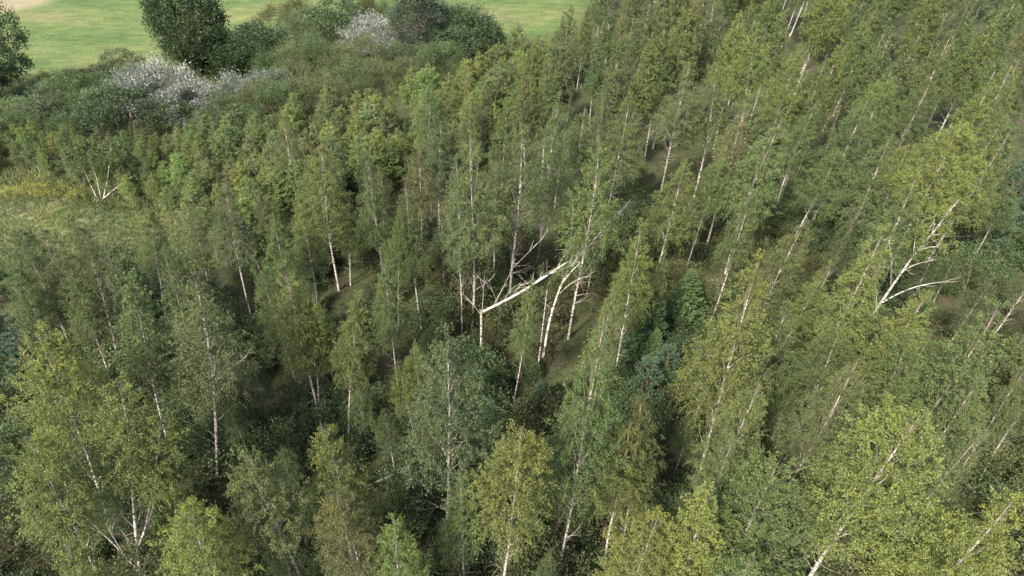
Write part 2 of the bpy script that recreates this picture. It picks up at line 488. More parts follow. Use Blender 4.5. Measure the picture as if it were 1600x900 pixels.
def dome(rng, n, rx, ry, h, z0=0.0, lo=.55):
    """uneven shell of clump centres over a bush or crown"""
    d = unit(rng.normal(size=(n, 3)))
    lob = unit(rng.normal(size=(7, 3))); amp = rng.uniform(-.35, .50, 7)
    m = 1 + (np.maximum(0, d @ lob.T - .35) * amp).sum(1)
    r = rng.uniform(lo, 1.0, n) ** .6 * m
    p = d * r[:, None] * np.array([rx, ry, h / 2]) + np.array([0, 0, z0 + h / 2])
    return p[p[:, 2] > 0.12]

def bush(key, seed, r, h, n, per, leaf, aspect, leafmat, barkmat, up=.5, crad=.4, spike=.0, z0=0.0, stems=7, trunk=None, limb_r=.035):
    rng = np.random.default_rng(seed)
    w, l = Wood(), Leaves()
    C = dome(rng, n, r * rng.uniform(.9, 1.1), r * rng.uniform(.9, 1.1), h, z0)
    ctr = np.array([0, 0, z0 + h * .3])
    clumps(rng, l, C, crad * rng.uniform(.7, 1.25, len(C)), per, leaf, aspect, up, ctr, spike=spike)
    if trunk:
        top = z0 + h * .7
        w.tube(resample(np.array([[0, 0, -.3], [.05, 0, z0 * .6], [-.05, .05, z0 + h * .35], [0, 0, top]]), 12), np.linspace(trunk, .03, 12), 8)
        for i in range(stems):
            c = C[rng.integers(len(C))]; o = np.array([0, 0, rng.uniform(z0 * .7, z0 + h * .45)])
            w.tube(resample(np.stack([o, o * .5 + c * .5 + [0, 0, .4], c]), 7), np.linspace(trunk * .4, .015, 7), 5)
    else:
        for i in range(stems):
            c = C[rng.integers(len(C))]; o = np.append(rng.normal(0, .15 * r, 2), -.2)
            w.tube(resample(np.stack([o, np.array([o[0] * 1.5 + c[0] * .25, o[1] * 1.5 + c[1] * .25, c[2] * .55]), c]), 6), np.linspace(limb_r, .008, 6), 4)
    variant(key, w, l, rng, leafmat, barkmat, h + z0)

for i in range(5): bush("bush%d" % i, 400 + i, 1.25, 2.4, 120, 62, .10, .62, M_BUSH, M_BROWN, crad=.36, spike=.35)
for i in range(3): bush("willow%d" % i, 420 + i, 2.1, 4.6, 110, 100, .16, .36, M_BUSH, M_BROWN, up=.7, crad=.62, spike=.8)
for i in range(3): bush("silver%d" % i, 440 + i, 2.5, 3.9, 96, 150, .19, .36, M_SILVER, M_BROWN, up=.7, crad=.58, spike=.9)
for i in range(3): bush("broadleaf%d" % i, 460 + i, 4.0, 10.5, 460, 58, .21, .78, M_BUSH, M_BROWN, crad=.75, spike=.5, z0=.5, trunk=.22, stems=26)

def spruce(key, seed, h, R):
    rng = np.random.default_rng(seed)
    w, l = Wood(), Leaves()
    w.tube(upright(rng, h, wander=.04), np.linspace(.09, .008, 8), 7)
    z = .25
    while z < h * .985:
        u = z / h
        nb = 6 if u > .8 else 8
        a0 = rng.uniform(0, 6.28)
        for b in range(nb):
            az = a0 + b * 6.283 / nb + rng.normal(0, .15)
            Lb = R * (1 - u) ** .85 * rng.uniform(.8, 1.15) + .08
            s = np.linspace(0, 1, 6)
            dh = np.array([math.cos(az), math.sin(az), 0])
            el0 = .75 * u - .05
            q = np.array([0, 0, z]) + dh * (s * Lb)[:, None] + np.array([0, 0, 1.0]) * ((s * el0 - .42 * s ** 2 * (1 - u) + .18 * s ** 4) * Lb)[:, None]
            w.tube(q, np.linspace(.016, .004, 6), 4)
            n = int(14 + 36 * Lb)
            ts = rng.uniform(.06, 1, n)
            qi = ts * 5; i0 = np.minimum(qi.astype(int), 4); ff = (qi - i0)[:, None]
            o = q[i0] * (1 - ff) + q[i0 + 1] * ff
            sd_ = np.where(rng.random(n) < .5, -1, 1)[:, None] * np.array([-dh[1], dh[0], 0])
            ax = sd_ * rng.uniform(.3, 1, (n, 1)) + dh * .75 + np.array([0, 0, -.18]) + rng.normal(0, .2, (n, 3))
            ll = (.10 + .30 * (1 - ts * .6) * min(1, Lb)) * rng.uniform(.6, 1.2, n)
            l.add(o, ax, ll, .075 + .03 * rng.random(n), np.clip(.42 + .22 * ts + rng.normal(0, .1, n), 0, 1))
            # needles along both sides of each spray
            rep = 2
            o2 = np.repeat(o, rep, 0) + unit(np.repeat(ax, rep, 0)) * (np.repeat(ll, rep) * rng.uniform(.2, .9, n * rep))[:, None]
            ax2 = np.repeat(unit(ax), rep, 0) * .8 + rng.normal(0, .55, (n * rep, 3))
            l.add(o2, ax2, .10 * rng.uniform(.7, 1.3, n * rep), .035, np.clip(.42 + np.repeat(.24 * ts, rep) + rng.normal(0, .1, n * rep), 0, 1))
        z += .17 + .20 * rng.random() * (1 - u) + .05
    variant(key, w, l, rng, M_NEEDLE, M_BROWN, h)
for i in range(3): spruce("spruce%d" % i, 500 + i, 6.0, (1.7, 1.45, 1.9)[i])

def pine(key, seed, h, R):
    rng = np.random.default_rng(seed)
    w, l = Wood(), Leaves()
    w.tube(upright(rng, h, wander=.08), np.linspace(.10, .015, 8), 7)
    def shoot(o, d, L):
        n = 30
        s = rng.uniform(.0, 1, n)
        side = unit(np.cross(np.broadcast_to(d, (n, 3)), rng.normal(size=(n, 3))))
        l.add(o + d * (s * L)[:, None], side * .8 + d * .75, .125 * rng.uniform(.8, 1.2, n), .030, np.clip(.5 + rng.normal(0, .1) + rng.normal(0, .1, n), 0, 1))
    z = h * .12
    while z < h * .97:
        u = z / h
        nb = 5
        a0 = rng.uniform(0, 6.28)
        for b in range(nb):
            az = a0 + b * 6.283 / nb + rng.normal(0, .2)
            Lb = R * (1 - u) ** .6 * rng.uniform(.75, 1.15) + .12
            s = np.linspace(0, 1, 6)
            dh = np.array([math.cos(az), math.sin(az), 0])
            q = np.array([0, 0, z]) + dh * (s * Lb * .92)[:, None] + np.array([0, 0, 1.0]) * ((.30 + .55 * u) * s * Lb + .22 * s ** 3 * Lb)[:, None]
            w.tube(q, np.linspace(.028, .007, 6), 4)
            for j in range(int(5 + Lb * 7)):
                t = rng.uniform(.3, 1) ** .7
                qi = t * 5; i0 = min(int(qi), 4); ff = qi - i0
                o = q[i0] * (1 - ff) + q[i0 + 1] * ff
                d = unit(dh * rng.uniform(.2, .8) + rng.normal(0, .38, 3) + np.array([0, 0, .75]))
                shoot(o, d, rng.uniform(.22, .42))
        z += .42 + .1 * rng.random()
    shoot(np.array([0, 0, h * .95]), np.array([0, 0, 1.0]), .4)
    variant(key, w, l, rng, M_NEEDLE, M_PINEB, h)
for i in range(3): pine("pine%d" % i, 520 + i, 5.5, (1.7, 1.5, 1.9)[i])

# ------------------------------------------------------------------ planting
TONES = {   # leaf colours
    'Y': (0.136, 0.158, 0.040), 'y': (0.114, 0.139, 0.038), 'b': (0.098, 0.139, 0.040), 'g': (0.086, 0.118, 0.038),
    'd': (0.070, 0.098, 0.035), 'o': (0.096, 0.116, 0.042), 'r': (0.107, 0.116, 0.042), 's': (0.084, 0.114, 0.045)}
TONE_WORD = {'Y': 'yellow', 'y': 'yellow-green', 'b': 'bright green', 'g': 'mid-green', 'd': 'dark green', 'o': 'olive', 'r': 'rusty olive', 's': 'grey-green'}
rngP = np.random.default_rng(7)
PLANTED = []      # x, y, radius of every rooted thing

def link_thing(name, trunk_me, crown_me, loc, scale, rotz, lean_x, lean_y, color, label, cat, group):
    e = bpy.data.objects.new(name, None)
    e.empty_display_size = 0.3
    m = Matrix.Identity(4)
    # lean: shear of the axis towards (lean_x, lean_y) per metre of height, done as a rotation
    ax = Vector((lean_x, lean_y, 1.0)).normalized()
    q = Vector((0, 0, 1)).rotation_difference(ax)
    m = Matrix.Translation(loc) @ q.to_matrix().to_4x4() @ Matrix.Rotation(rotz, 4, 'Z') @ Matrix.Diagonal((*scale, 1))
    e.matrix_world = m
    col.objects.link(e)
    for nm, me in (("trunk", trunk_me), ("crown", crown_me)):
        o = bpy.data.objects.new(nm, me)
        o.parent = e
        o.color = (*color, 1.0)
        col.objects.link(o)
    e["label"] = label; e["category"] = cat
    if group: e["group"] = group
    return e

def tone_color(t, rng, sd=.09):
    c = np.array(TONES[t]) * np.array([1.02, 1.0, 1.04]) * rng.lognormal(0, sd)
    return tuple(c * (1 + rng.normal(0, .03, 3)))

def plant(key, x, y, h, tone, name, label, cat, group, lean=(0, 0), wide=1.0, rot=None, rng=rngP, color=None):
    tm, cm, ref = VARS[key]
    s = h / ref
    if rot is None: rot = rng.uniform(0, 6.283)
    z = float(ground_z(x, y)) - 0.06
    PLANTED.append((x, y))
    return link_thing(name, tm, cm, (x, y, z), (s * wide, s * wide, s / math.cos(math.atan(math.hypot(*lean)))), rot, lean[0], lean[1],
                      color or tone_color(tone, rng), label, cat, group)

fcount = {}
def birch_key(form, y):
    far = y > 54 and FAR_N[form] > 0
    n = (FAR_N if far else FORM_N)[form]
    fcount[form, far] = fcount.get((form, far), -1) + 1
    return "%sbirch_%s%d" % ("far_" if far else "", form, fcount[form, far] % n)

# birches picked out in the photograph: tip, foot (or None and a height), form, tone, width, label
B = [
 ((185, 590), (218, 890), 'multi', 'y', 1.05, "broad many-stemmed birch with yellow-green round crown above white forked stems"),
 ((945, 495), (873, 897), 'cone', 'g', .7, "tall green birch with long straight bare white trunk over reddish undergrowth"),
 ((985, 655), (943, 885), 'cone', 'y', .95, "yellow-green birch with bare side branches, next to the long straight white trunk"),
 ((815, 645), (782, 945), 'oval', 'Y', .9, "yellowing birch with egg-shaped crown and many bare white lower branches"),
 ((700, 510), (700, 850), 'cone', 's', 1.1, "large grey-green birch with dense drooping crown above the fallen white log"),
 ((310, 410), (340, 742), 'cone', 'o', 1.0, "olive birch with open feathery crown and long spotted white trunk"),
 ((210, 425), (272, 716), 'slim', 'g', 1.1, "slender green birch on a slanting trunk behind the broad many-stemmed birch"),
 ((350, 283), (392, 490), 'cone', 's', 1.05, "grey-green birch with bare lower white trunk at the edge of the clearing"),
 ((735, 205), (738, 515), 'sparse', 'g', 1.05, "tall open birch with straight white trunk and bare ladder-like branches beside the snapped birch"),
 ((712, 240), (722, 520), 'slim', 's', .8, "thin birch standing close behind the tall open birch"),
 ((815, 185), (796, 478), 'sparse', 'g', .9, "birch with straight bare white trunk rising behind the snapped white stem"),
 ((872, 162), (838, 422), 'sparse', 'g', .85, "birch with clean pale trunk standing over a brown gap in the undergrowth"),
 ((936, 208), (888, 527), 'sparse', 'b', .95, "bright green birch with a brush of upright bare branches under its crown"),
 ((1078, 98), (1030, 312), 'sparse', 'o', 1.15, "birch with thick bright white trunk and wide fan of bare branches"),
 ((1072, 246), (1020, 446), 'cone', 'y', 1.05, "yellow-green birch with white trunk rising behind the dark spruces"),
 ((1130, 250), (1073, 418), 'oval', 'g', .9, "green birch with paired thin trunks behind the dark spruces"),
 ((832, 434), (800, 634), 'slim', 'b', .8, "slim bright green young birch on a thin white pole in front of the fallen stem"),
 ((1222, 180), (1133, 428), 'cone', 'g', .95, "green birch with long slanting trunk beyond the spruces"),
 ((1612, 570), (1488, 757), 'slim', 'o', 1.0, "thin slanting birch with bare straight trunk over brown undergrowth"),
 ((1665, 545), (1530, 752), 'slim', 'o', 1.0, "slanting birch with spotted grey trunk beside the bare straight one"),
 ((1432, 66), (1338, 278), 'cone', 'g', 1.05, "tall green birch with long bare slanting white trunk in the dense stand"),
 ((1312, 230), (1232, 392), 'cone', 'g', 1.15, "broad pointed birch with three white stems showing at its foot"),
 ((625, 350), (622, 520), 'oval', 'b', .95, "rounded bright green birch with bare branches spreading under its crown"),
 ((545, 300), (548, 447), 'slim', 'b', 1.1, "light green slender birch with a thin straight trunk"),
 ((562, 452), (545, 692), 'slim', 'y', 1.0, "yellow-green birch with straight white stem, half of a touching pair"),
 ((490, 460), (500, 660), 'oval', 'y', .85, "yellow-green birch with forked white limbs, half of a touching pair"),
 ((1187, 393), (1085, 775), 'cone', 'y', .9, "very tall dense yellow-green birch with pointed crown beside the blue-green pine"),
 ((1312, 520), (1222, 728), 'oval', 'g', 1.15, "green birch with white forked limbs showing through its broad crown"),
 ((1302, 410), (1205, 572), 'slim', 'y', 1.1, "yellow-tipped slender birch on a slanting white trunk left of the leaning bare birch"),
 ((1640, 400), (1530, 552), 'sparse', 'o', .9, "birch with thick pale slanting trunk behind the yellow-green slender ones"),
 ((502, 213), (530, 455), 'cone', 'y', .9, "yellow-green birch with pointed crown and slanting trunk amid the young thicket edge"),
 ((230, 322), (262, 520), 'slim', 'g', 1.1, "green birch with thin slanting trunk below the grassy clearing"),
 # crowns whose foot is hidden: height given
 ((50, 520), 14.5, 'oval', 'Y', 1.0, "bright yellow birch crown beside the bluish pine"),
 ((28, 690), 13.0, 'oval', 'y', .9, "leafy yellow-green birch with brown forked limbs under the bright yellow one"),
 ((298, 780), 12.5, 'oval', 'Y', .95, "very bright yellow-green bushy birch top"),
 ((385, 688), 13.0, 'oval', 'o', .9, "olive birch with pinkish bare stems below a soft round crown"),
 ((500, 655), 13.0, 'cone', 'y', .9, "yellow-green birch with thin pink-white stem and spreading bare twigs"),
 ((527, 765), 11.5, 'oval', 'r', .9, "rusty olive birch crown with a rounded top"),
 ((612, 822), 10.5, 'cone', 'b', .9, "small pale bright green birch top with a sharp tip"),
 ((720, 745), 9.5, 'slim', 'g', 1.1, "short dark birch with thin twin stems next to the reddish undergrowth"),
 ((1003, 598), 13.0, 'cone', 'r', .7, "narrow rusty olive birch top behind the yellow-green ones"),
 ((1104, 756), 13.5, 'slim', 'Y', 1.1, "narrow yellow birch top with golden leaves"),
 ((1030, 812), 12.0, 'oval', 'Y', .95, "low yellow birch crown with golden speckled leaves"),
 ((1215, 722), 14.0, 'oval', 'g', 1.15, "wide round green birch crown with fine drooping twigs"),
 ((1442, 650), 15.0, 'oval', 'y', 1.25, "largest spreading yellow-green birch with a long slanting stem across it"),
 ((1190, 592), 13.0, 'cone', 'o', .9, "olive birch with a thin white slanting stem beside the very tall dense one"),
 ((1378, 342), 14.0, 'slim', 'y', 1.1, "yellow-tipped birch bending over behind the leaning bare birch"),
 ((1448, 460), 13.5, 'slim', 'y', 1.15, "yellow-green birch in front of the leaning bare birch's foot"),
 ((1562, 466), 14.0, 'slim', 'g', 1.25, "green slender birch with thin red-brown stem in the slanting row"),
 ((1596, 785), 13.5, 'cone', 'Y', 1.1, "yellow birch with thin pale stems above the bottom undergrowth"),
 ((1500, 192), 14.0, 'oval', 'Y', 1.05, "yellow birch with bushy crown near the bluish pine trees"),
 ((1546, 140), 13.5, 'slim', 'y', 1.15, "yellow-green narrow birch above the bushy yellow crown"),
 ((1556, 24), 13.5, 'cone', 'y', 1.0, None), ((1495, 45), 13, 'cone', 'g', 1.0, None), ((1355, 35), 13, 'cone', 'g', 1, None),
 ((1248, 80), 13.5, 'oval', 'y', .95, "yellow-green full birch in the dense stand"),
 ((1165, 164), 13, 'slim', 'r', 1.0, "rusty brown-tinged birch in the dense stand"),
 ((1120, 92), 13.0, 'cone', 'g', 1.0, None), ((1040, 40), 13.5, 'cone', 'g', .95, None), ((965, 76), 13, 'slim', 'o', 1.1, None),
 ((915, 162), 12.5, 'cone', 'g', .9, None), ((892, 8), 13.5, 'cone', 'o', 1.05, "olive birch at the corner of the field with white trunk showing"),
 ((1022, 52), 13, 'slim', 'y', 1.0, None), ((985, 140), 12.5, 'cone', 'g', 1.0, None), ((1160, 20), 13.5, 'cone', 'y', 1, None), ((1230, 15), 13, 'slim', 'g', 1.1, None),
 ((1290, 95), 13, 'slim', 'g', 1.1, None), ((1320, 60), 13, 'cone', 'y', .9, None), ((1400, 40), 13.5, 'cone', 'g', 1.0, None), ((1465, 110), 13, 'cone', 'g', 1.0, None),
 ((1190, 130), 13, 'cone', 'g', .95, None), ((1355, 150), 12.5, 'cone', 'g', 1.0, None), ((1590, 90), 13, 'cone', 'y', 1.0, None), ((1580, 200), 12.5, 'slim', 'y', 1.0, None),
 ((635, 282), 12, 'cone', 'g', .85, None), ((655, 220), 11.5, 'slim', 'o', 1.0, None), ((575, 255), 11, 'slim', 'g', 1.0, None), ((690, 190), 11.0, 'slim', 's', 1.1, None),
 ((440, 168), 10, 'sparse', 'o', 1.0, "olive birch with a single bright white trunk within the young thicket"),
 ((440, 408), 12.5, 'slim', 'y', 1.15, "yellow-green birch with thin brown-white stem beside a touching pair"),
 ((425, 335), 11.5, 'cone', 'b', .9, None), ((465, 300), 11.5, 'slim', 'y', 1, None), ((395, 395), 11, 'slim', 'g', 1.0, None),
 ((645, 530), 10.5, 'multi', 'y', .8, "small yellow-green birch with several thin upright stems"), ((600, 410), 11.0, 'slim', 'g', 1.0, None),
 ((165, 385), 11.0, 'slim', 's', 1.0, None), ((128, 372), 11.0, 'sparse', 'o', .95, None), ((70, 352), 10.0, 'cone', 'g', 1.2, None), ((20, 352), 10.0, 'cone', 'g', 1.2, None),
 ((18, 412), 10.0, 'slim', 'g', 1.2, None), ((255, 395), 11.0, 'slim', 'g', 1.0, None), ((110, 430), 10.0, 'slim', 'g', 1.2, None),
 ((1005, 345), 12.5, 'slim', 'y', 1.05, None), ((960, 445), 11.5, 'slim', 'o', .75, "speckled olive birch beside the dark spruces"),
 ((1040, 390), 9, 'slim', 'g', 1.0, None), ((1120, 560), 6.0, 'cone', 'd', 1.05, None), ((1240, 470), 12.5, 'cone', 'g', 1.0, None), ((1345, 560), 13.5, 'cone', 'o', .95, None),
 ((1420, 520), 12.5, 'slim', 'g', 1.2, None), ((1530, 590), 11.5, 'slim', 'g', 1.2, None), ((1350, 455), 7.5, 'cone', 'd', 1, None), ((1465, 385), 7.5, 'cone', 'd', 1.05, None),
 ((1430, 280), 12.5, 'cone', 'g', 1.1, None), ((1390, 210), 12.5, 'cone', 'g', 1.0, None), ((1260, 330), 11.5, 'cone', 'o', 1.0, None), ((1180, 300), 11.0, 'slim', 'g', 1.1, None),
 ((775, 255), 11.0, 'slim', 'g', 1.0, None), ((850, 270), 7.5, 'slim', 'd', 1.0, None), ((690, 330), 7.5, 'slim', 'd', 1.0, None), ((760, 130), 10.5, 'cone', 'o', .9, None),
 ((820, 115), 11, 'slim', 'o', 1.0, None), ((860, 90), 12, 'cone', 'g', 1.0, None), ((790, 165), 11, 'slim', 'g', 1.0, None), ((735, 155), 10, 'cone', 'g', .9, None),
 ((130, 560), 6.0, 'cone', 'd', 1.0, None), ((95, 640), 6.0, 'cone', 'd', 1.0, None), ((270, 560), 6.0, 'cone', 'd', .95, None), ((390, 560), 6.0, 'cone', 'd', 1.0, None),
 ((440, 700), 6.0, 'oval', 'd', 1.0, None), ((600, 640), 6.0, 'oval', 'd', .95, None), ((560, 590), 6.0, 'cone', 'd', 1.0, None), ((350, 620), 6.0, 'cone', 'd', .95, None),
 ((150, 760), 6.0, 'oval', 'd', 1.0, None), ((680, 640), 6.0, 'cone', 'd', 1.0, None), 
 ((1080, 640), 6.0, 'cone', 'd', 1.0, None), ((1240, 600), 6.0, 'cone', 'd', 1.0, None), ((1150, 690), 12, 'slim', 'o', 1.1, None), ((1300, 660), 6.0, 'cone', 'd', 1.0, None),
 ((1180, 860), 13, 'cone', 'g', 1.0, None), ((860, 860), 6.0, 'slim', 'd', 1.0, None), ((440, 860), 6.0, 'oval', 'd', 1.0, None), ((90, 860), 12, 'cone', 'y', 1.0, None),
 ((95, 392), 9.5, 'oval', 'o', 1.2, None), ((42, 388), 9.5, 'cone', 'g', 1.2, None),
 ((1545, 690), 10.5, 'slim', 'o', 1.1, None), 
]

def near_place(px, py):
    if px < 430 and py < 480: return "below the grassy clearing"
    if px < 430: return "around the broad many-stemmed birch"
    if px < 700 and py < 330: return "at the edge of the young thicket"
    if px < 700: return "around the fallen white log"
    if px < 960 and py < 330: return "behind the snapped birch"
    if py < 300:
        if px < 1040: return "near the corner of the field"
        if px < 1130: return "around the birch with the fan of bare branches"
        if px < 1230: return "around the rusty brown-tinged birch"
        if px < 1330: return "around the broad pointed birch with three stems"
        if px < 1450: return "around the tall birch with the long bare slanting trunk"
        return "around the bushy yellow birch by the bluish pines"
    if px > 1280 and py < 650: return "around the leaning bare birch"
    if px > 1120: return "around the largest spreading yellow-green birch"
    return "around the dark spruces"
FORM_WORD = {'cone': 'pointed', 'oval': 'round-topped', 'slim': 'slender', 'multi': 'many-stemmed', 'sparse': 'thinly leaved'}

def birch_label(form, tone, lx, h, pl):
    lean = "upright " if lx < .015 else ("slanting " if lx > .085 else "")
    size = "tall " if h > 12.8 else ("short " if h < 8.5 else "")
    return "%s%s%s %s birch %s" % (lean, size, FORM_WORD[form], TONE_WORD[tone], pl)

def plant_birch(tip, foot, form, tone, wide, label, px=None):
    rng = rngP
    if isinstance(foot, tuple):
        b = at(*foot)
        t = at_y(tip[0], tip[1], b[1])
        h = t[2]; lx = (t[0] - b[0]) / h
    else:
        h = foot
        t = at(tip[0], tip[1], h)
        lx = math.tan(math.radians(rng.normal(2.8, 2.2)))
        if tip[0] < 150: lx += 0.06
        b = np.array([t[0] - lx * h, t[1], 0])
    group = None
    if b[1] > 50: wide *= 1.0
    elif b[1] > 38: wide *= 1.15
    else: wide *= .92
    if label is None:
        pl = near_place(*tip)
        label = birch_label(form, tone, lx, h, pl)
        group = "birches " + pl
    return plant(birch_key(form, b[1]), b[0], b[1], h, tone, "birch_tree", label, "birch", group, lean=(lx, rng.normal(0, .02)), wide=wide)

for tip, foot, form, tone, wide, label in B:
    plant_birch(tip, foot, form, tone, wide, label)

def proj(x, y, z):
    d = np.array([x, y, z - H]); dep = d[1] * CT - d[2] * ST
    return 800 + FPX * d[0] / dep, 450 - FPX * (d[1] * ST + d[2] * CT) / dep

# the rest of the main stand
FOREST_PX = [(-260, 480), (-60, 450), (120, 450), (300, 470), (400, 440), (450, 390), (560, 340), (690, 295), (790, 235), (855, 190), (890, 135), (915, 60), (950, -30), (1000, -70),
             (1900, -70), (2300, 200), (2200, 700), (1800, 1200), (-300, 1200)]
FOREST = np.array([at(*p)[:2] for p in FOREST_PX])
GAPS = [(840, 470, 2.4), (900, 510, 2.6), (860, 400, 2.2), (650, 790, 2.0), (870, 800, 2.2), (1060, 545, 2.4), (1530, 730, 2.2), (1340, 330, 2.0), (1020, 520, 2.6)]
GAPW = [(*at(x, y)[:2], r) for x, y, r in GAPS]

KEEP = []      # trunk lines that must stay open to view
for tip, foot, *_ in B:
    if isinstance(foot, tuple):
        t = np.array(tip, float); f = np.array(foot, float)
        KEEP.append((t * .45 + f * .55, t * .06 + f * .94, at(*foot)[1]))
KEEP += [(np.array(p, float), np.array(q, float), at(*q)[1] if Y is None else Y) for p, q, Y in
         [((1440, 390), (1345, 520), None), ((752, 480), (752, 560), None), ((790, 470), (905, 400), 34.0), ((905, 400), (850, 550), None), ((130, 250), (157, 310), None),
          ((100, 750), (216, 880), None), ((570, 760), (640, 735), None), ((985, 480), (985, 550), None), ((1065, 430), (1065, 500), None), ((1000, 560), (1010, 620), None)]]
def blocks(x, y, h, tol=26):
    a = np.array(proj(x, y, h)); c = np.array(proj(x, y, h * .35))
    k = FPX / max(15, y * CT + (H - h) * ST)
    for p, q, Y in KEEP:
        if y > Y - .5: continue
        for f in np.linspace(0, 1, 7):
            m = p + (q - p) * f
            t = np.clip(((m - a) @ (c - a)) / max(1e-6, (c - a) @ (c - a)), 0, 1)
            if np.hypot(*(m - a - t * (c - a))) < tol + .9 * k: return True
    return False

def free(x, y, d):
    return all((x - a) ** 2 + (y - b) ** 2 > d * d for a, b in PLANTED)

def fill_forest():
    rng = np.random.default_rng(21)
    lo, hi = FOREST.min(0), FOREST.max(0)
    n = 0; nn = {True: 0, False: 0}
    for _ in range(30000):
        x, y = rng.uniform(lo[0], hi[0]), rng.uniform(max(8, lo[1]), min(135, hi[1]))
        if not inside(FOREST, x, y): continue
        fx, fy = proj(x, y, 0.0); tx, ty = proj(x, y, 13.0)
        if tx < -40 or tx > 1640 or ty > 930 or fy < -25: continue
        far = bool(y > 52)
        if not free(x, y, 3.5 if far else 3.2): continue
        if any((x - a) ** 2 + (y - b) ** 2 < r * r for a, b, r in GAPW): continue
        if nn[far] >= (124, 37)[far is False]: continue
        if not far and blocks(x, y, 8.0): continue
        n += 1; nn[far] += 1
        if far:
            h = rng.normal(12.8, 1.1) * (1.0 if dist_poly(FOREST, x, y) > 7 else .8)
            form = rng.choice(['cone', 'cone', 'slim', 'oval', 'sparse'])
            tone = rng.choice(list('gggyyobrs'))
        else:
            h = rng.uniform(5.5, 9.0) if ty > 120 else 11.0
            form = rng.choice(['cone', 'slim', 'slim', 'oval'])
            tone = rng.choice(list('ddggosy'))
        pl = near_place(tx, ty)
        lx = math.tan(math.radians(rng.normal(2.8, 3.2)))
        plant(birch_key(form, y), x, y, h, tone, "birch_tree", birch_label(form, tone, lx, h, pl), "birch",
              "birches " + pl, lean=(lx, rng.normal(0, .025)), wide=rng.uniform(.88, 1.12) if far else rng.uniform(.85, 1.2), rng=rng)
    return nn
NF = fill_forest()

# young birch thicket between the clearing, the hedge and the main stand
YOUNG_PX = [(-120, 275), (0, 272), (110, 285), (200, 325), (265, 345), (330, 410), (400, 440), (470, 385), (560, 340), (690, 290), (790, 230), (855, 185), (885, 130), (870, 108), (810, 120), (770, 150), (690, 190), (560, 212), (430, 240), (300, 238), (180, 242), (90, 228), (0, 235), (-120, 240)]
YOUNG = np.array([at(*p)[:2] for p in YOUNG_PX])
def fill_young():
    rng = np.random.default_rng(33)
    lo, hi = YOUNG.min(0), YOUNG.max(0)
    n = 0
    pts = []
    for _ in range(20000):
        x, y = rng.uniform(lo[0], hi[0]), rng.uniform(lo[1], hi[1])
        if not inside(YOUNG, x, y): continue
        if any((x - a) ** 2 + (y - b) ** 2 < 1.5 ** 2 for a, b in pts) or not free(x, y, 1.4): continue
        fx, fy = proj(x, y, 0)
        if fx < -60: continue
        if abs(fx - 628) < 26 and 215 < fy < 262: continue     # small grassy gap with spruces
        if n >= 215: break
        n += 1; pts.append((x, y))
        h = rng.normal(5.6, .8) * min(1.0, max(.62, (fx + 150) / 620.0)) * (1.0 if fy > 255 or fx > 450 else .9)
        tone = rng.choice(list('yyggbos')); pl = "by the grassy clearing" if fx < 300 else ("next to the willow hedge" if fy < 235 and fx < 520 else "in the thicket of thin poles")
        i = rng.integers(5)
        plant("young%d" % i, x, y, h, tone, "young_birch", "%s young birch %s" % (TONE_WORD[tone] + (" twin-stemmed" if i in (1, 3) else " single-stemmed"), pl), "young birch",
              "young birches " + pl, lean=(rng.normal(.05, .04), rng.normal(0, .03)), wide=rng.uniform(.95, 1.3), rng=rng, color=tuple(np.array(tone_color(tone, rng)) * 1.24))
    return n
NY = fill_young()
def fill_saplings():
    rng = np.random.default_rng(44)
    n = 0
    for _ in range(20000):
        px, py = rng.uniform(-20, 1620), rng.uniform(250, 960)
        x, y = at(px, py)[:2]
        if not inside(FOREST, x, y) or not free(x, y, 1.7): continue
        h = rng.uniform(2.5, 5.2)
        if blocks(x, y, h, 4): continue
        if any((x - a) ** 2 + (y - b) ** 2 < (r * .8) ** 2 for a, b, r in GAPW): continue
        if n >= 82: break
        n += 1
        tone = rng.choice(list('dggos')); pl = near_place(px, py - 80); i = rng.integers(5)
        plant("young%d" % i, x, y, h, tone, "young_birch", "%s birch sapling %s" % (TONE_WORD[tone] + (" twin-stemmed" if i in (1, 3) else " single-stemmed"), pl), "sapling",
              "birch saplings " + pl, lean=(rng.normal(.05, .05), rng.normal(0, .04)), wide=rng.uniform(.95, 1.3), rng=rng)
fill_saplings()

def put(key, px, foot_y, h, color, name, label, cat, group=None, wide=1.0, lean=(0, 0), rot=None):
    b = at(px, foot_y)
    return plant(key, b[0], b[1], h, 'g', name, label, cat, group, lean=lean, wide=wide, color=color, rot=rot)

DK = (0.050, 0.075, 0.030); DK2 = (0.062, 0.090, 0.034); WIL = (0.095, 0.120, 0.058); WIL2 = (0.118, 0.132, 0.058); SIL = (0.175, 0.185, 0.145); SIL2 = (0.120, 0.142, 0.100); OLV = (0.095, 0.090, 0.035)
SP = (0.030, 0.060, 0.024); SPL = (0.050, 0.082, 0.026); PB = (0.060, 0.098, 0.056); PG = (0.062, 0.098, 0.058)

# field hedge: trees
put("broadleaf0", 312, 112, 11.8, DK, "broadleaf_tree", "tall dark round-crowned tree standing at the field's edge", "tree", wide=1.0)
put("broadleaf1", 655, 88, 10.0, (0.075, 0.095, 0.058), "broadleaf_tree", "grey-green tree rising from the middle of the hedge with silvery leaves", "tree", wide=.9)
put("broadleaf2", 4, 158, 10.5, DK, "broadleaf_tree", "dark open-crowned tree beside the field, left of the silver shrubs", "tree", wide=.85)
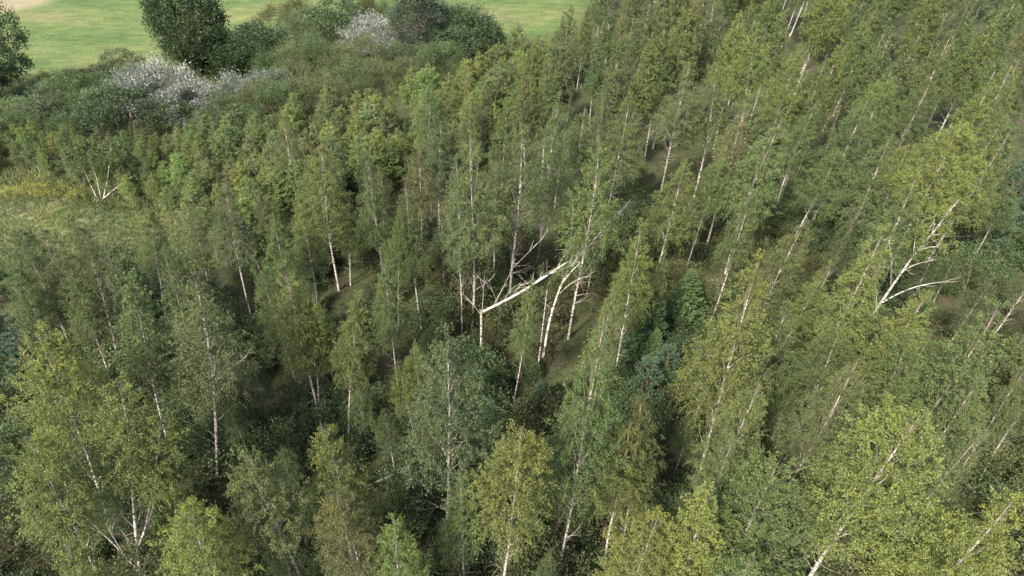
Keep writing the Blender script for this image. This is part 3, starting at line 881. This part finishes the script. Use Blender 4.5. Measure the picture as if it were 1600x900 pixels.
# hedge: shrubs (px, foot y, h, key, colour, wide, label)
HEDGE = [
 (258, 178, 4.6, 'silver0', SIL, 1.15, "big silver-white willow shrub in front of the field"),
 (305, 184, 3.9, 'silver1', SIL, 1.1, "silver-white willow shrub against the big silver one"),
 (222, 172, 3.8, 'silver2', SIL2, 1.0, "paler grey-green side shrub of the silver willows"),
 (375, 168, 3.8, 'silver1', SIL2, 1.1, "long low grey-silver willow below the tall dark tree"),
 (420, 158, 3.4, 'silver2', SIL2, 1.0, "grey-silver willow between dark shrubs and olive willows"),
 (585, 84, 4.2, 'silver0', SIL, 1.2, "round silver-white shrub inside the hedge"),
 (628, 88, 3.6, 'silver2', SIL, .8, "small silver-white shrub at the foot of the grey-green tree"),
 (682, 50, 5.2, 'silver1', SIL2, .7, "thin silvery shrub behind the grey-green tree"),
 (198, 205, 4.6, 'bush0', DK, 1.35, "very dark glossy bush in front of the silver willows"),
 (275, 198, 2.9, 'bush1', DK2, 1.3, "low dark green bush at the foot of the silver willow"),
 (195, 125, 2.8, 'bush2', DK, 1.2, "small round dark bush on the field side of the silver willows"),
 (352, 112, 4.2, 'bush3', DK, 1.6, "dark bush right of the tall dark tree"),
 (390, 112, 4.4, 'bush4', DK, 1.5, "dark bush between the tall dark tree and the olive-topped bush"),
 (435, 78, 5.2, 'willow0', OLV, .9, "olive-topped shrub on the field edge"),
 (415, 105, 4.8, 'bush0', DK, 1.5, "dark rounded bush below the olive-topped shrub"),
 (470, 52, 4.4, 'willow1', OLV, .9, "rusty olive shrub next to the field"),
 (478, 88, 4.6, 'willow2', WIL, 1.0, "blue-grey willow inside the hedge"),
 (515, 70, 4.6, 'bush1', DK2, 1.5, "dense green bush on the field side of the hedge"),
 (550, 40, 4.2, 'bush2', DK, 1.3, "small dark round tree-like bush against the field"),
 (580, 42, 3.8, 'willow1', OLV, .8, "yellow-olive shrub beside the small dark round bush"),
 (700, 70, 5.0, 'bush3', DK2, 1.5, "green bush right of the grey-green tree"),
 (735, 78, 4.6, 'bush4', DK, 1.5, "dark green bush at the end of the hedge by the field"),
 (712, 98, 4.0, 'bush0', DK, 1.5, "dark green bush under the end of the hedge"),
 (760, 78, 3.8, 'bush1', DK, 1.2, "outermost dark bush of the hedge"),
 (620, 45, 4.6, 'willow2', DK2, .8, "upright green shrub behind the silver-white one"),
]
for px, fy, h, key, c, wd, lab in HEDGE:
    put(key, px, fy, h, c, "willow_shrub" if key[0] in 'sw' else "leafy_bush", lab, "shrub", wide=wd)
rngH = np.random.default_rng(55)
WILLOWS = [(500, 118), (540, 120), (580, 118), (622, 120), (660, 118), (455, 122), (470, 150), (510, 148), (555, 150), (600, 148), (640, 142), (430, 135), (680, 130), (480, 178), (395, 185), (440, 195), (350, 195), (420, 172), (520, 172), (700, 118)]
for i, (px, fy) in enumerate(WILLOWS):
    c = np.array([(0.088, 0.122, 0.046), (0.118, 0.138, 0.056), (0.100, 0.110, 0.046), (0.066, 0.098, 0.036)][i % 4]) * rngH.uniform(.85, 1.1)
    w_ = ["mid-green", "pale olive", "brownish olive", "deep green"][i % 4]
    put("willow%d" % (i % 3), px, fy, rngH.uniform(3.2, 4.6), tuple(c), "willow_shrub", w_ + " willow shrub in the mass between hedge trees and young birches", "shrub", "willow shrubs of the hedge", wide=rngH.uniform(.9, 1.2))
LOWB = [(20, 190), (60, 195), (105, 182), (140, 170), (80, 170), (40, 215), (140, 200), (165, 180), (115, 215), (10, 230), (330, 205), (150, 150), (110, 155), (370, 200)]
for i, (px, fy) in enumerate(LOWB):
    c = np.array([(0.082, 0.118, 0.042), WIL, DK2][i % 3]) * rngH.uniform(.95, 1.2)
    put("bush%d" % (i % 5), px, fy, rngH.uniform(1.7, 2.8), tuple(c), "leafy_bush", ["mid-green", "grey-green", "dark"][i % 3] + " bush between the open-crowned tree and the silver willows", "shrub", "bushes left of the silver willows", wide=rngH.uniform(1.1, 1.5))

# conifers under the birches
CON = [
 ("spruce0", 1000, 562, 6.6, SP, "spruce_tree", "dark green spruce with dense drooping boughs beside the blue-green pine", "spruce", 1.1),
 ("spruce2", 1065, 508, 5.2, SPL, "spruce_tree", "broad mid-green spruce behind the darkest one", "spruce", 1.1),
 ("spruce1", 1015, 585, 4.2, SPL, "spruce_tree", "small yellowish spruce between dark spruce and blue-green pine", "spruce", 1.0),
 ("spruce1", 1215, 475, 4.6, SP, "spruce_tree", "dark spruce half hidden behind the yellow-tipped slender birch", "spruce", 1.15),
 ("spruce0", 610, 240, 4.8, SP, "spruce_tree", "small dark spruce in the gap of the young thicket", "spruce", .9),
 ("spruce1", 640, 232, 3.6, SPL, "spruce_tree", "little light green spruce beside the dark one in the thicket", "spruce", 1.0),
 ("spruce2", 845, 655, 3.6, SP, "spruce_tree", "small spruce in front of the tall straight white trunk", "spruce", 1.1),
 ("spruce0", 770, 690, 3.8, SP, "spruce_tree", "dark spruce in the gap beside the large grey-green birch", "spruce", 1.1),
 ("spruce1", 1540, 275, 5.5, SP, "spruce_tree", "dark spruce among white trunks near the bluish pines", "spruce", 1.1),
 ("spruce2", 1300, 385, 5.0, SP, "spruce_tree", "dark spruce in the shaded gap behind the leaning bare birch", "spruce", 1.1),
 ("pine0", 1005, 630, 3.9, PB, "pine_tree", "blue-green young pine with upright tufted shoots below the spruces", "pine", 1.1),
 ("pine1", 1035, 604, 3.7, PB, "pine_tree", "second blue-green young pine touching the first", "pine", 1.0),
 ("pine2", 25, 600, 5.8, PG, "pine_tree", "bluish pine behind the bright yellow birch crown", "pine", 1.2),
 ("pine0", 80, 620, 5.2, PB, "pine_tree", "bluish pine half covered by the bright yellow birch crown", "pine", 1.15),
 ("pine1", 1570, 345, 6.2, PB, "pine_tree", "bluish pine right of the leaning bare birch's yellow top", "pine", 1.2),
 ("pine2", 1600, 385, 5.6, PG, "pine_tree", "green pine below the bluish pine near the leaning birch", "pine", 1.2),
 ("pine0", 1530, 400, 5.0, PG, "pine_tree", "low pine in the shade under the leaning birch's top", "pine", 1.15),
]
for key, px, fy, h, c, nm, lab, cat, wd in CON:
    put(key, px, fy, h, c, nm, lab, cat, wide=wd)

put("bush1", 752, 598, 2.8, DK2, "undergrowth_bush", "dark green bush hiding the foot of the snapped birch", "bush", wide=1.2)
put("bush3", 738, 575, 2.2, DK, "undergrowth_bush", "darker bush beside the foot of the snapped birch", "bush", wide=1.2)
# undergrowth bushes beneath the birches
def fill_under():
    rng = np.random.default_rng(77)
    n = 0
    pts = []
    for _ in range(20000):
        px, py = rng.uniform(-40, 1640), rng.uniform(330, 1010)
        x, y = at(px, py)[:2]
        if not inside(FOREST, x, y): continue
        if any((x - a) ** 2 + (y - b) ** 2 < 2.1 ** 2 for a, b in pts): continue
        if not free(x, y, .8): continue
        if any((x - a) ** 2 + (y - b) ** 2 < (r * .7) ** 2 for a, b, r in GAPW) and rng.random() < .75: continue
        if n >= 240: break
        if blocks(x, y, 2.2, 0): continue
        n += 1; pts.append((x, y))
        h = rng.uniform(1.4, 3.3)
        w_ = ['dark green', 'deep green', 'olive'][rng.integers(3)]
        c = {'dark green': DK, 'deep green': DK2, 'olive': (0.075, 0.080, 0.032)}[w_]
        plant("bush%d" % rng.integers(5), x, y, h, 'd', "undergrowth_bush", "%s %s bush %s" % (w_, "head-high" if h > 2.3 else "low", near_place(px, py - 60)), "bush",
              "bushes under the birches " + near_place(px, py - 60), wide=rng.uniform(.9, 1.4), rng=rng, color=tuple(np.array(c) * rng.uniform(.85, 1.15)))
fill_under()

# ------------------------------------------------------------------ single odd trees
def curve_px(pts, Y0, Y1):
    """points of the photograph laid into a plane that recedes from Y0 to Y1"""
    n = len(pts)
    return np.array([at_y(px, py, Y0 + (Y1 - Y0) * i / (n - 1)) for i, (px, py) in enumerate(pts)])

def odd_tree(name, label, cat, origin, parts):
    e = bpy.data.objects.new(name, None); e.location = origin; e.empty_display_size = .3
    col.objects.link(e)
    e["label"] = label; e["category"] = cat
    for nm, me, color in parts:
        me.transform(Matrix.Translation([-c for c in origin]))
        o = bpy.data.objects.new(nm, me); o.parent = e; o.color = (*color, 1); col.objects.link(o)
    return e

def limb_mesh(pts, r0, r1, mat, k=7, n=14):
    w = Wood(); P = resample(pts, n); w.tube(P, np.linspace(r0, r1, n), k)
    return w.mesh("limb", mat)

def forked_limb(rng, pts, r0, r1, mat, subs=4):
    w = Wood(); P = resample(pts, 12); w.tube(P, np.linspace(r0, r1, 12), 6)
    for i in range(subs):
        j = rng.integers(4, 11); d = unit(P[j] - P[j - 2])
        dd = unit(d + rng.normal(0, .5, 3)); L_ = rng.uniform(.4, 1.0)
        s = np.linspace(0, 1, 5)[:, None]
        w.tube(P[j] + dd * s * L_ + rng.normal(0, .03, (5, 3)) * s, np.linspace(.014, .006, 5), 4)
    return w.mesh("limb", mat)

def leafy(rng, stems, R, c0, nprim, shape='slim', **kw):
    w, l = Wood(), Leaves()
    grow(rng, w, l, stems, R=R, c0=c0, nprim=nprim, shape=shape, **kw)
    return w, l

# leaning bare birch
rng = np.random.default_rng(901)
b = at(1336, 533); Yb = b[1]
tr = curve_px([(1336, 533), (1367, 487), (1390, 453), (1420, 410), (1440, 383), (1463, 358), (1484, 330), (1498, 312)], Yb, Yb - .8)
w, l = leafy(rng, [(tr, .105, .012, 1)], 1.25, .66, 12, bare=6, twigs=1000, per=13, hang=2.0)
parts = [("trunk", w.mesh("leaning_trunk", M_DEAD), (1, 1, 1)), ("crown", l.mesh("leaning_crown", M_LEAF, rng), TONES['y'])]
for pts, r in [([(1375, 475), (1404, 458), (1433, 447), (1465, 441), (1495, 440)], .055), ([(1369, 480), (1370, 453), (1363, 417), (1358, 388)], .045), ([(1392, 448), (1393, 410), (1389, 368)], .045),
               ([(1413, 422), (1433, 412), (1463, 406)], .04), ([(1427, 399), (1430, 373), (1435, 345)], .045), ([(1437, 389), (1452, 386), (1468, 384)], .03), ([(1404, 434), (1392, 420), (1378, 416)], .025), ([(1440, 384), (1452, 358), (1460, 342)], .03)]:
    parts.append(("bare_limb", forked_limb(rng, curve_px(pts, Yb - .3, Yb - .3 + rng.uniform(-1.2, .6)), r * .72, .009, M_DEAD), (1, 1, 1)))
odd_tree("leaning_birch", "leaning birch with thick bare white trunk, long bare limbs and yellow tip", "birch", b, parts)

# snapped birch: standing stump and the stem hung up across to the next trees
rng = np.random.default_rng(902)
b = at(752, 572); Yb = b[1]
st = curve_px([(752, 572), (752, 530), (752, 487)], Yb, Yb)
fall = curve_px([(752, 488), (772, 479), (795, 467), (820, 453), (845, 437), (870, 420), (892, 406), (930, 378), (962, 345), (985, 312)], Yb, Yb + 5.5)
w, l = leafy(rng, [(fall, .078, .012, 1)], 1.1, .36, 14, bare=5, twigs=700, per=13, hang=2.0)
parts = [("stump", limb_mesh(st, .09, .078, M_BARK, 9), (1, 1, 1)), ("fallen_stem", w.mesh("fallen_stem", M_DEAD), (1, 1, 1)), ("crown", l.mesh("fallen_crown", M_LEAF, rng), TONES['d'])]
for pts, r in [([(770, 480), (783, 455), (797, 428), (802, 405)], .04), ([(785, 473), (798, 452), (815, 441)], .03), ([(778, 477), (768, 450), (760, 432)], .02), ([(797, 466), (812, 446), (836, 440)], .025),
               ([(753, 490), (755, 460), (757, 430)], .03), ([(750, 490), (735, 470), (717, 455)], .02), ([(800, 420), (825, 395), (848, 372), (856, 358)], .016)]:
    parts.append(("bare_limb", forked_limb(rng, curve_px(pts, Yb, Yb + rng.uniform(-.8, 1.0)), r * .6, .006, M_DEAD, 3), (1, 1, 1)))
for i in range(5):
    o = st[-1] + np.append(rng.normal(0, .04, 2), -.08)
    parts.append(("splinter", limb_mesh(np.stack([o, o + np.append(rng.normal(0, .08, 2), rng.uniform(.15, .4))]), .022, .004, M_SPLINT, 4, 5), (1, 1, 1)))
odd_tree("snapped_birch", "snapped birch whose white stem has fallen sideways from a standing stump", "birch", b, parts)

# bent birch arching to the same side
rng = np.random.default_rng(903)
b = at(849, 558); Yb = b[1]
tr = curve_px([(849, 558), (856, 512), (868, 468), (884, 428), (903, 402), (930, 372), (958, 343), (980, 318)], Yb, Yb + 4.0)
w, l = leafy(rng, [(tr, .078, .012, 1)], 1.0, .5, 12, bare=9, twigs=700, per=13, hang=1.8)
odd_tree("bent_birch", "bent birch arching over with its white trunk beside a grassy gap", "birch", b,
         [("trunk", w.mesh("bent_trunk", M_DEAD), (1, 1, 1)), ("crown", l.mesh("bent_crown", M_LEAF, rng), TONES['g']),
          ("bare_limb", forked_limb(rng, curve_px([(875, 458), (890, 444), (908, 434), (925, 432)], Yb + 1, Yb + 1.2), .025, .008, M_DEAD, 2), (1, 1, 1)),
          ("bare_limb", forked_limb(rng, curve_px([(880, 440), (892, 425), (905, 412), (912, 402)], Yb + 1, Yb + 1.2), .03, .012, M_DEAD, 2), (1, 1, 1))])

# thin dead pole near it
b = at(840, 580); Yb = b[1]
odd_tree("dead_birch_pole", "thin bare white birch pole standing beside the bent birch", "birch", b,
         [("trunk", limb_mesh(curve_px([(840, 580), (847, 520), (855, 452)], Yb, Yb), .06, .02, M_DEAD), (1, 1, 1)),
          ("broken_twig", limb_mesh(curve_px([(849, 500), (853, 492), (858, 487)], Yb, Yb + .3), .015, .006, M_DEAD, 4, 5), (1, 1, 1))])

# fan of stems at the clearing
rng = np.random.default_rng(904)
b = at(157, 312); Yb = b[1]
stems = [([(153, 312), (140, 286), (127, 255), (117, 228)], 1.0), ([(158, 311), (151, 278), (141, 250), (137, 220)], 1.0), ([(161, 311), (167, 286), (171, 255), (173, 222)], 1.0), ([(159, 312), (173, 300), (190, 286), (208, 275)], .5)]
w, l = Wood(), Leaves()
grow(rng, w, l, [(curve_px(p, Yb, Yb + rng.uniform(-.8, .8)), .048, .008, s) for p, s in stems], R=1.2, c0=.64, nprim=10, leaf=.09, twigs=700, per=13, bare=4, shape='oval')
odd_tree("fan_birch", "birch clump with bare white stems fanning out from one foot at the clearing", "birch", b,
         [("trunk", w.mesh("fan_trunk", M_DEAD), (1, 1, 1)), ("crown", l.mesh("fan_crown", M_LEAF, rng), TONES['g'])])

# fallen log and loose dead limb
rng = np.random.default_rng(905)
p0, p1 = at(568, 762, .5), at(640, 732, 1.2)
odd_tree("fallen_log", "white fallen birch log lying in the dark undergrowth", "log", p0,
         [("stem", limb_mesh(np.stack([p0, p0 * .5 + p1 * .5 + [0, 0, .06], p1]), .055, .04, M_BARK, 9), (1, 1, 1)),
          ("branch_stub", limb_mesh(np.stack([p0 * .4 + p1 * .6, p0 * .4 + p1 * .6 + [.1, .1, .35]]), .025, .015, M_DEAD, 5, 5), (1, 1, 1))])
b = at(338, 735); Yb = b[1]
o0 = at_y(318, 606, Yb)
odd_tree("broken_branch", "broken bare branch hanging out sideways from the olive birch's trunk", "branch", o0,
         [("limb", forked_limb(rng, curve_px([(318, 607), (342, 592), (358, 576), (386, 556)], Yb, Yb - .6), .035, .012, M_DEAD, 5), (1, 1, 1)),
          ("side_limb", forked_limb(rng, curve_px([(330, 598), (350, 580), (372, 558)], Yb, Yb - .3), .02, .008, M_DEAD, 3), (1, 1, 1))])
# the two long bare limbs of the broad many-stemmed birch
b = at(216, 892); Yb = b[1]
odd_tree("bare_birch_stem", "bare white stem spreading outward from the foot of the broad many-stemmed birch", "birch", b,
         [("trunk", limb_mesh(curve_px([(216, 892), (190, 862), (160, 833), (130, 805), (110, 778), (99, 748)], Yb, Yb), .05, .012, M_DEAD, 7, 18), (1, 1, 1)),
          ("bare_limb", forked_limb(rng, curve_px([(160, 834), (135, 820), (115, 816), (104, 795)], Yb, Yb - .3), .03, .01, M_DEAD, 3), (1, 1, 1)),
          ("bare_limb", forked_limb(rng, curve_px([(200, 875), (180, 845), (165, 817)], Yb, Yb - .3), .03, .01, M_DEAD, 2), (1, 1, 1))])

# ------------------------------------------------------------------ goldenrod, grass and ground cover
def goldenrod(px, py, label, seed):
    rng = np.random.default_rng(seed)
    b = at(px, py); z = float(ground_z(b[0], b[1]))
    w, l, fl = Wood(), Leaves(), Leaves()
    for i in range(46):
        o = np.append(rng.normal(0, .75, 2), -.05); hh = rng.uniform(.8, 1.25)
        top = o + np.append(rng.normal(0, .12, 2), hh)
        w.tube(np.stack([o, o * .5 + top * .5, top]), [.012, .010, .006], 4)
        n = 16; s = rng.uniform(.2, .85, n)[:, None]
        l.add(o + (top - o) * s, rng.normal(0, 1, (n, 3)) * [1, 1, .3] + [0, 0, .3], .14, .035, np.clip(rng.normal(.5, .12, n), 0, 1))
        n = 12; fl.add(top + rng.normal(0, .08, (n, 3)) + [0, 0, .02], rng.normal(0, 1, (n, 3)), .07, .05, np.clip(rng.normal(.5, .1, n), 0, 1))
    e = bpy.data.objects.new("goldenrod_clump", None); e.location = (b[0], b[1], z); col.objects.link(e)
    e["label"] = label; e["category"] = "flower"
    for nm, me, c in (("stalks", w.mesh("stalks", M_BROWN), (1, 1, 1)), ("foliage", l.mesh("foliage", M_BUSH, rng), (0.10, 0.14, 0.035)), ("blossom", fl.mesh("blossom", M_BUSH, rng), (0.30, 0.27, 0.035))):
        o = bpy.data.objects.new(nm, me); o.parent = e; o.color = (*c, 1); o["kind"] = "stuff"; col.objects.link(o)
for i, (px, py, lab) in enumerate([(55, 312, "brightest yellow goldenrod clump in the clearing"), (75, 310, "yellow goldenrod clump touching the brightest one"), (22, 309, "paler goldenrod clump farther from the fan of birch stems"), (120, 318, "small goldenrod clump near the fan of birch stems")]):
    goldenrod(px, py, lab, 940 + i)

def scatter(name, label, n, region, hmin, hmax, width, blades, color, seed, mat, ypow=1.0, flat=.35):
    """tufts: blades fan out from each root"""
    rng = np.random.default_rng(seed)
    P = []
    while sum(len(p) for p in P) < n:
        px = rng.uniform(-80, 1680, 4000); py = rng.uniform(region[0], region[1], 4000)
        dz = np.array([at(a, c)[:2] for a, c in zip(px, py)])
        dz = dz[region[2](dz[:, 0], dz[:, 1])]
        P.append(dz)
    P = np.concatenate(P)[:n]
    z = ground_z(P[:, 0], P[:, 1])
    root = np.repeat(np.column_stack([P, z - .02]), blades, 0) + rng.normal(0, .10, (n * blades, 3)) * [1, 1, 0]
    ax = rng.normal(0, flat, (n * blades, 3)) * [1, 1, .2] + [0, 0, 1]
    ll = np.repeat(rng.uniform(hmin, hmax, n), blades) * rng.uniform(.6, 1.2, n * blades)
    patch = .5 + .22 * np.sin(P[:, 0] * .6 + 1) * np.cos(P[:, 1] * .5) + .16 * np.sin(P[:, 0] * 1.7) * np.sin(P[:, 1] * 1.3)
    t = np.clip(np.repeat(patch, blades) + rng.normal(0, .15, n * blades), 0, 1)
    l = Leaves(); l.add(root, ax, ll, width, t)
    me = l.mesh(name, mat, rng)
    o = bpy.data.objects.new(name, me); o.color = (*color, 1); col.objects.link(o)
    o["kind"] = "stuff"; o["label"] = label
scatter("clearing_grass", "tall yellowing grass of the clearing", 14000, (235, 440, lambda x, y: dist_poly(CLEAR, x, y) * np.where(inside(CLEAR, x, y), 1, -1) > -2.5), .2, .55, .035, 6, (0.122, 0.152, 0.058), 960, M_GRASS, flat=.5)
scatter("forest_floor_plants", "grass and low green plants on the forest floor", 15000, (60, 1000, lambda x, y: inside(FOREST, x, y) & (y < 125)), .15, .55, .065, 5, (0.056, 0.066, 0.027), 961, M_GRASS, flat=.8)
scatter("field_margin_grass", "rough grass along the field margin and hedge", 8000, (60, 330, lambda x, y: (dist_poly(fe, x, y, False) < 6) | (dist_poly(YOUNG, x, y) < 2)), .3, .8, .06, 5, (0.110, 0.125, 0.045), 962, M_GRASS, flat=.5)
print("BIRCH", len(B), NF, "YOUNG", NY, "OBJ", len(bpy.data.objects), "TRIS", sum(len(m.loops) - 2 * len(m.polygons) for m in bpy.data.meshes))
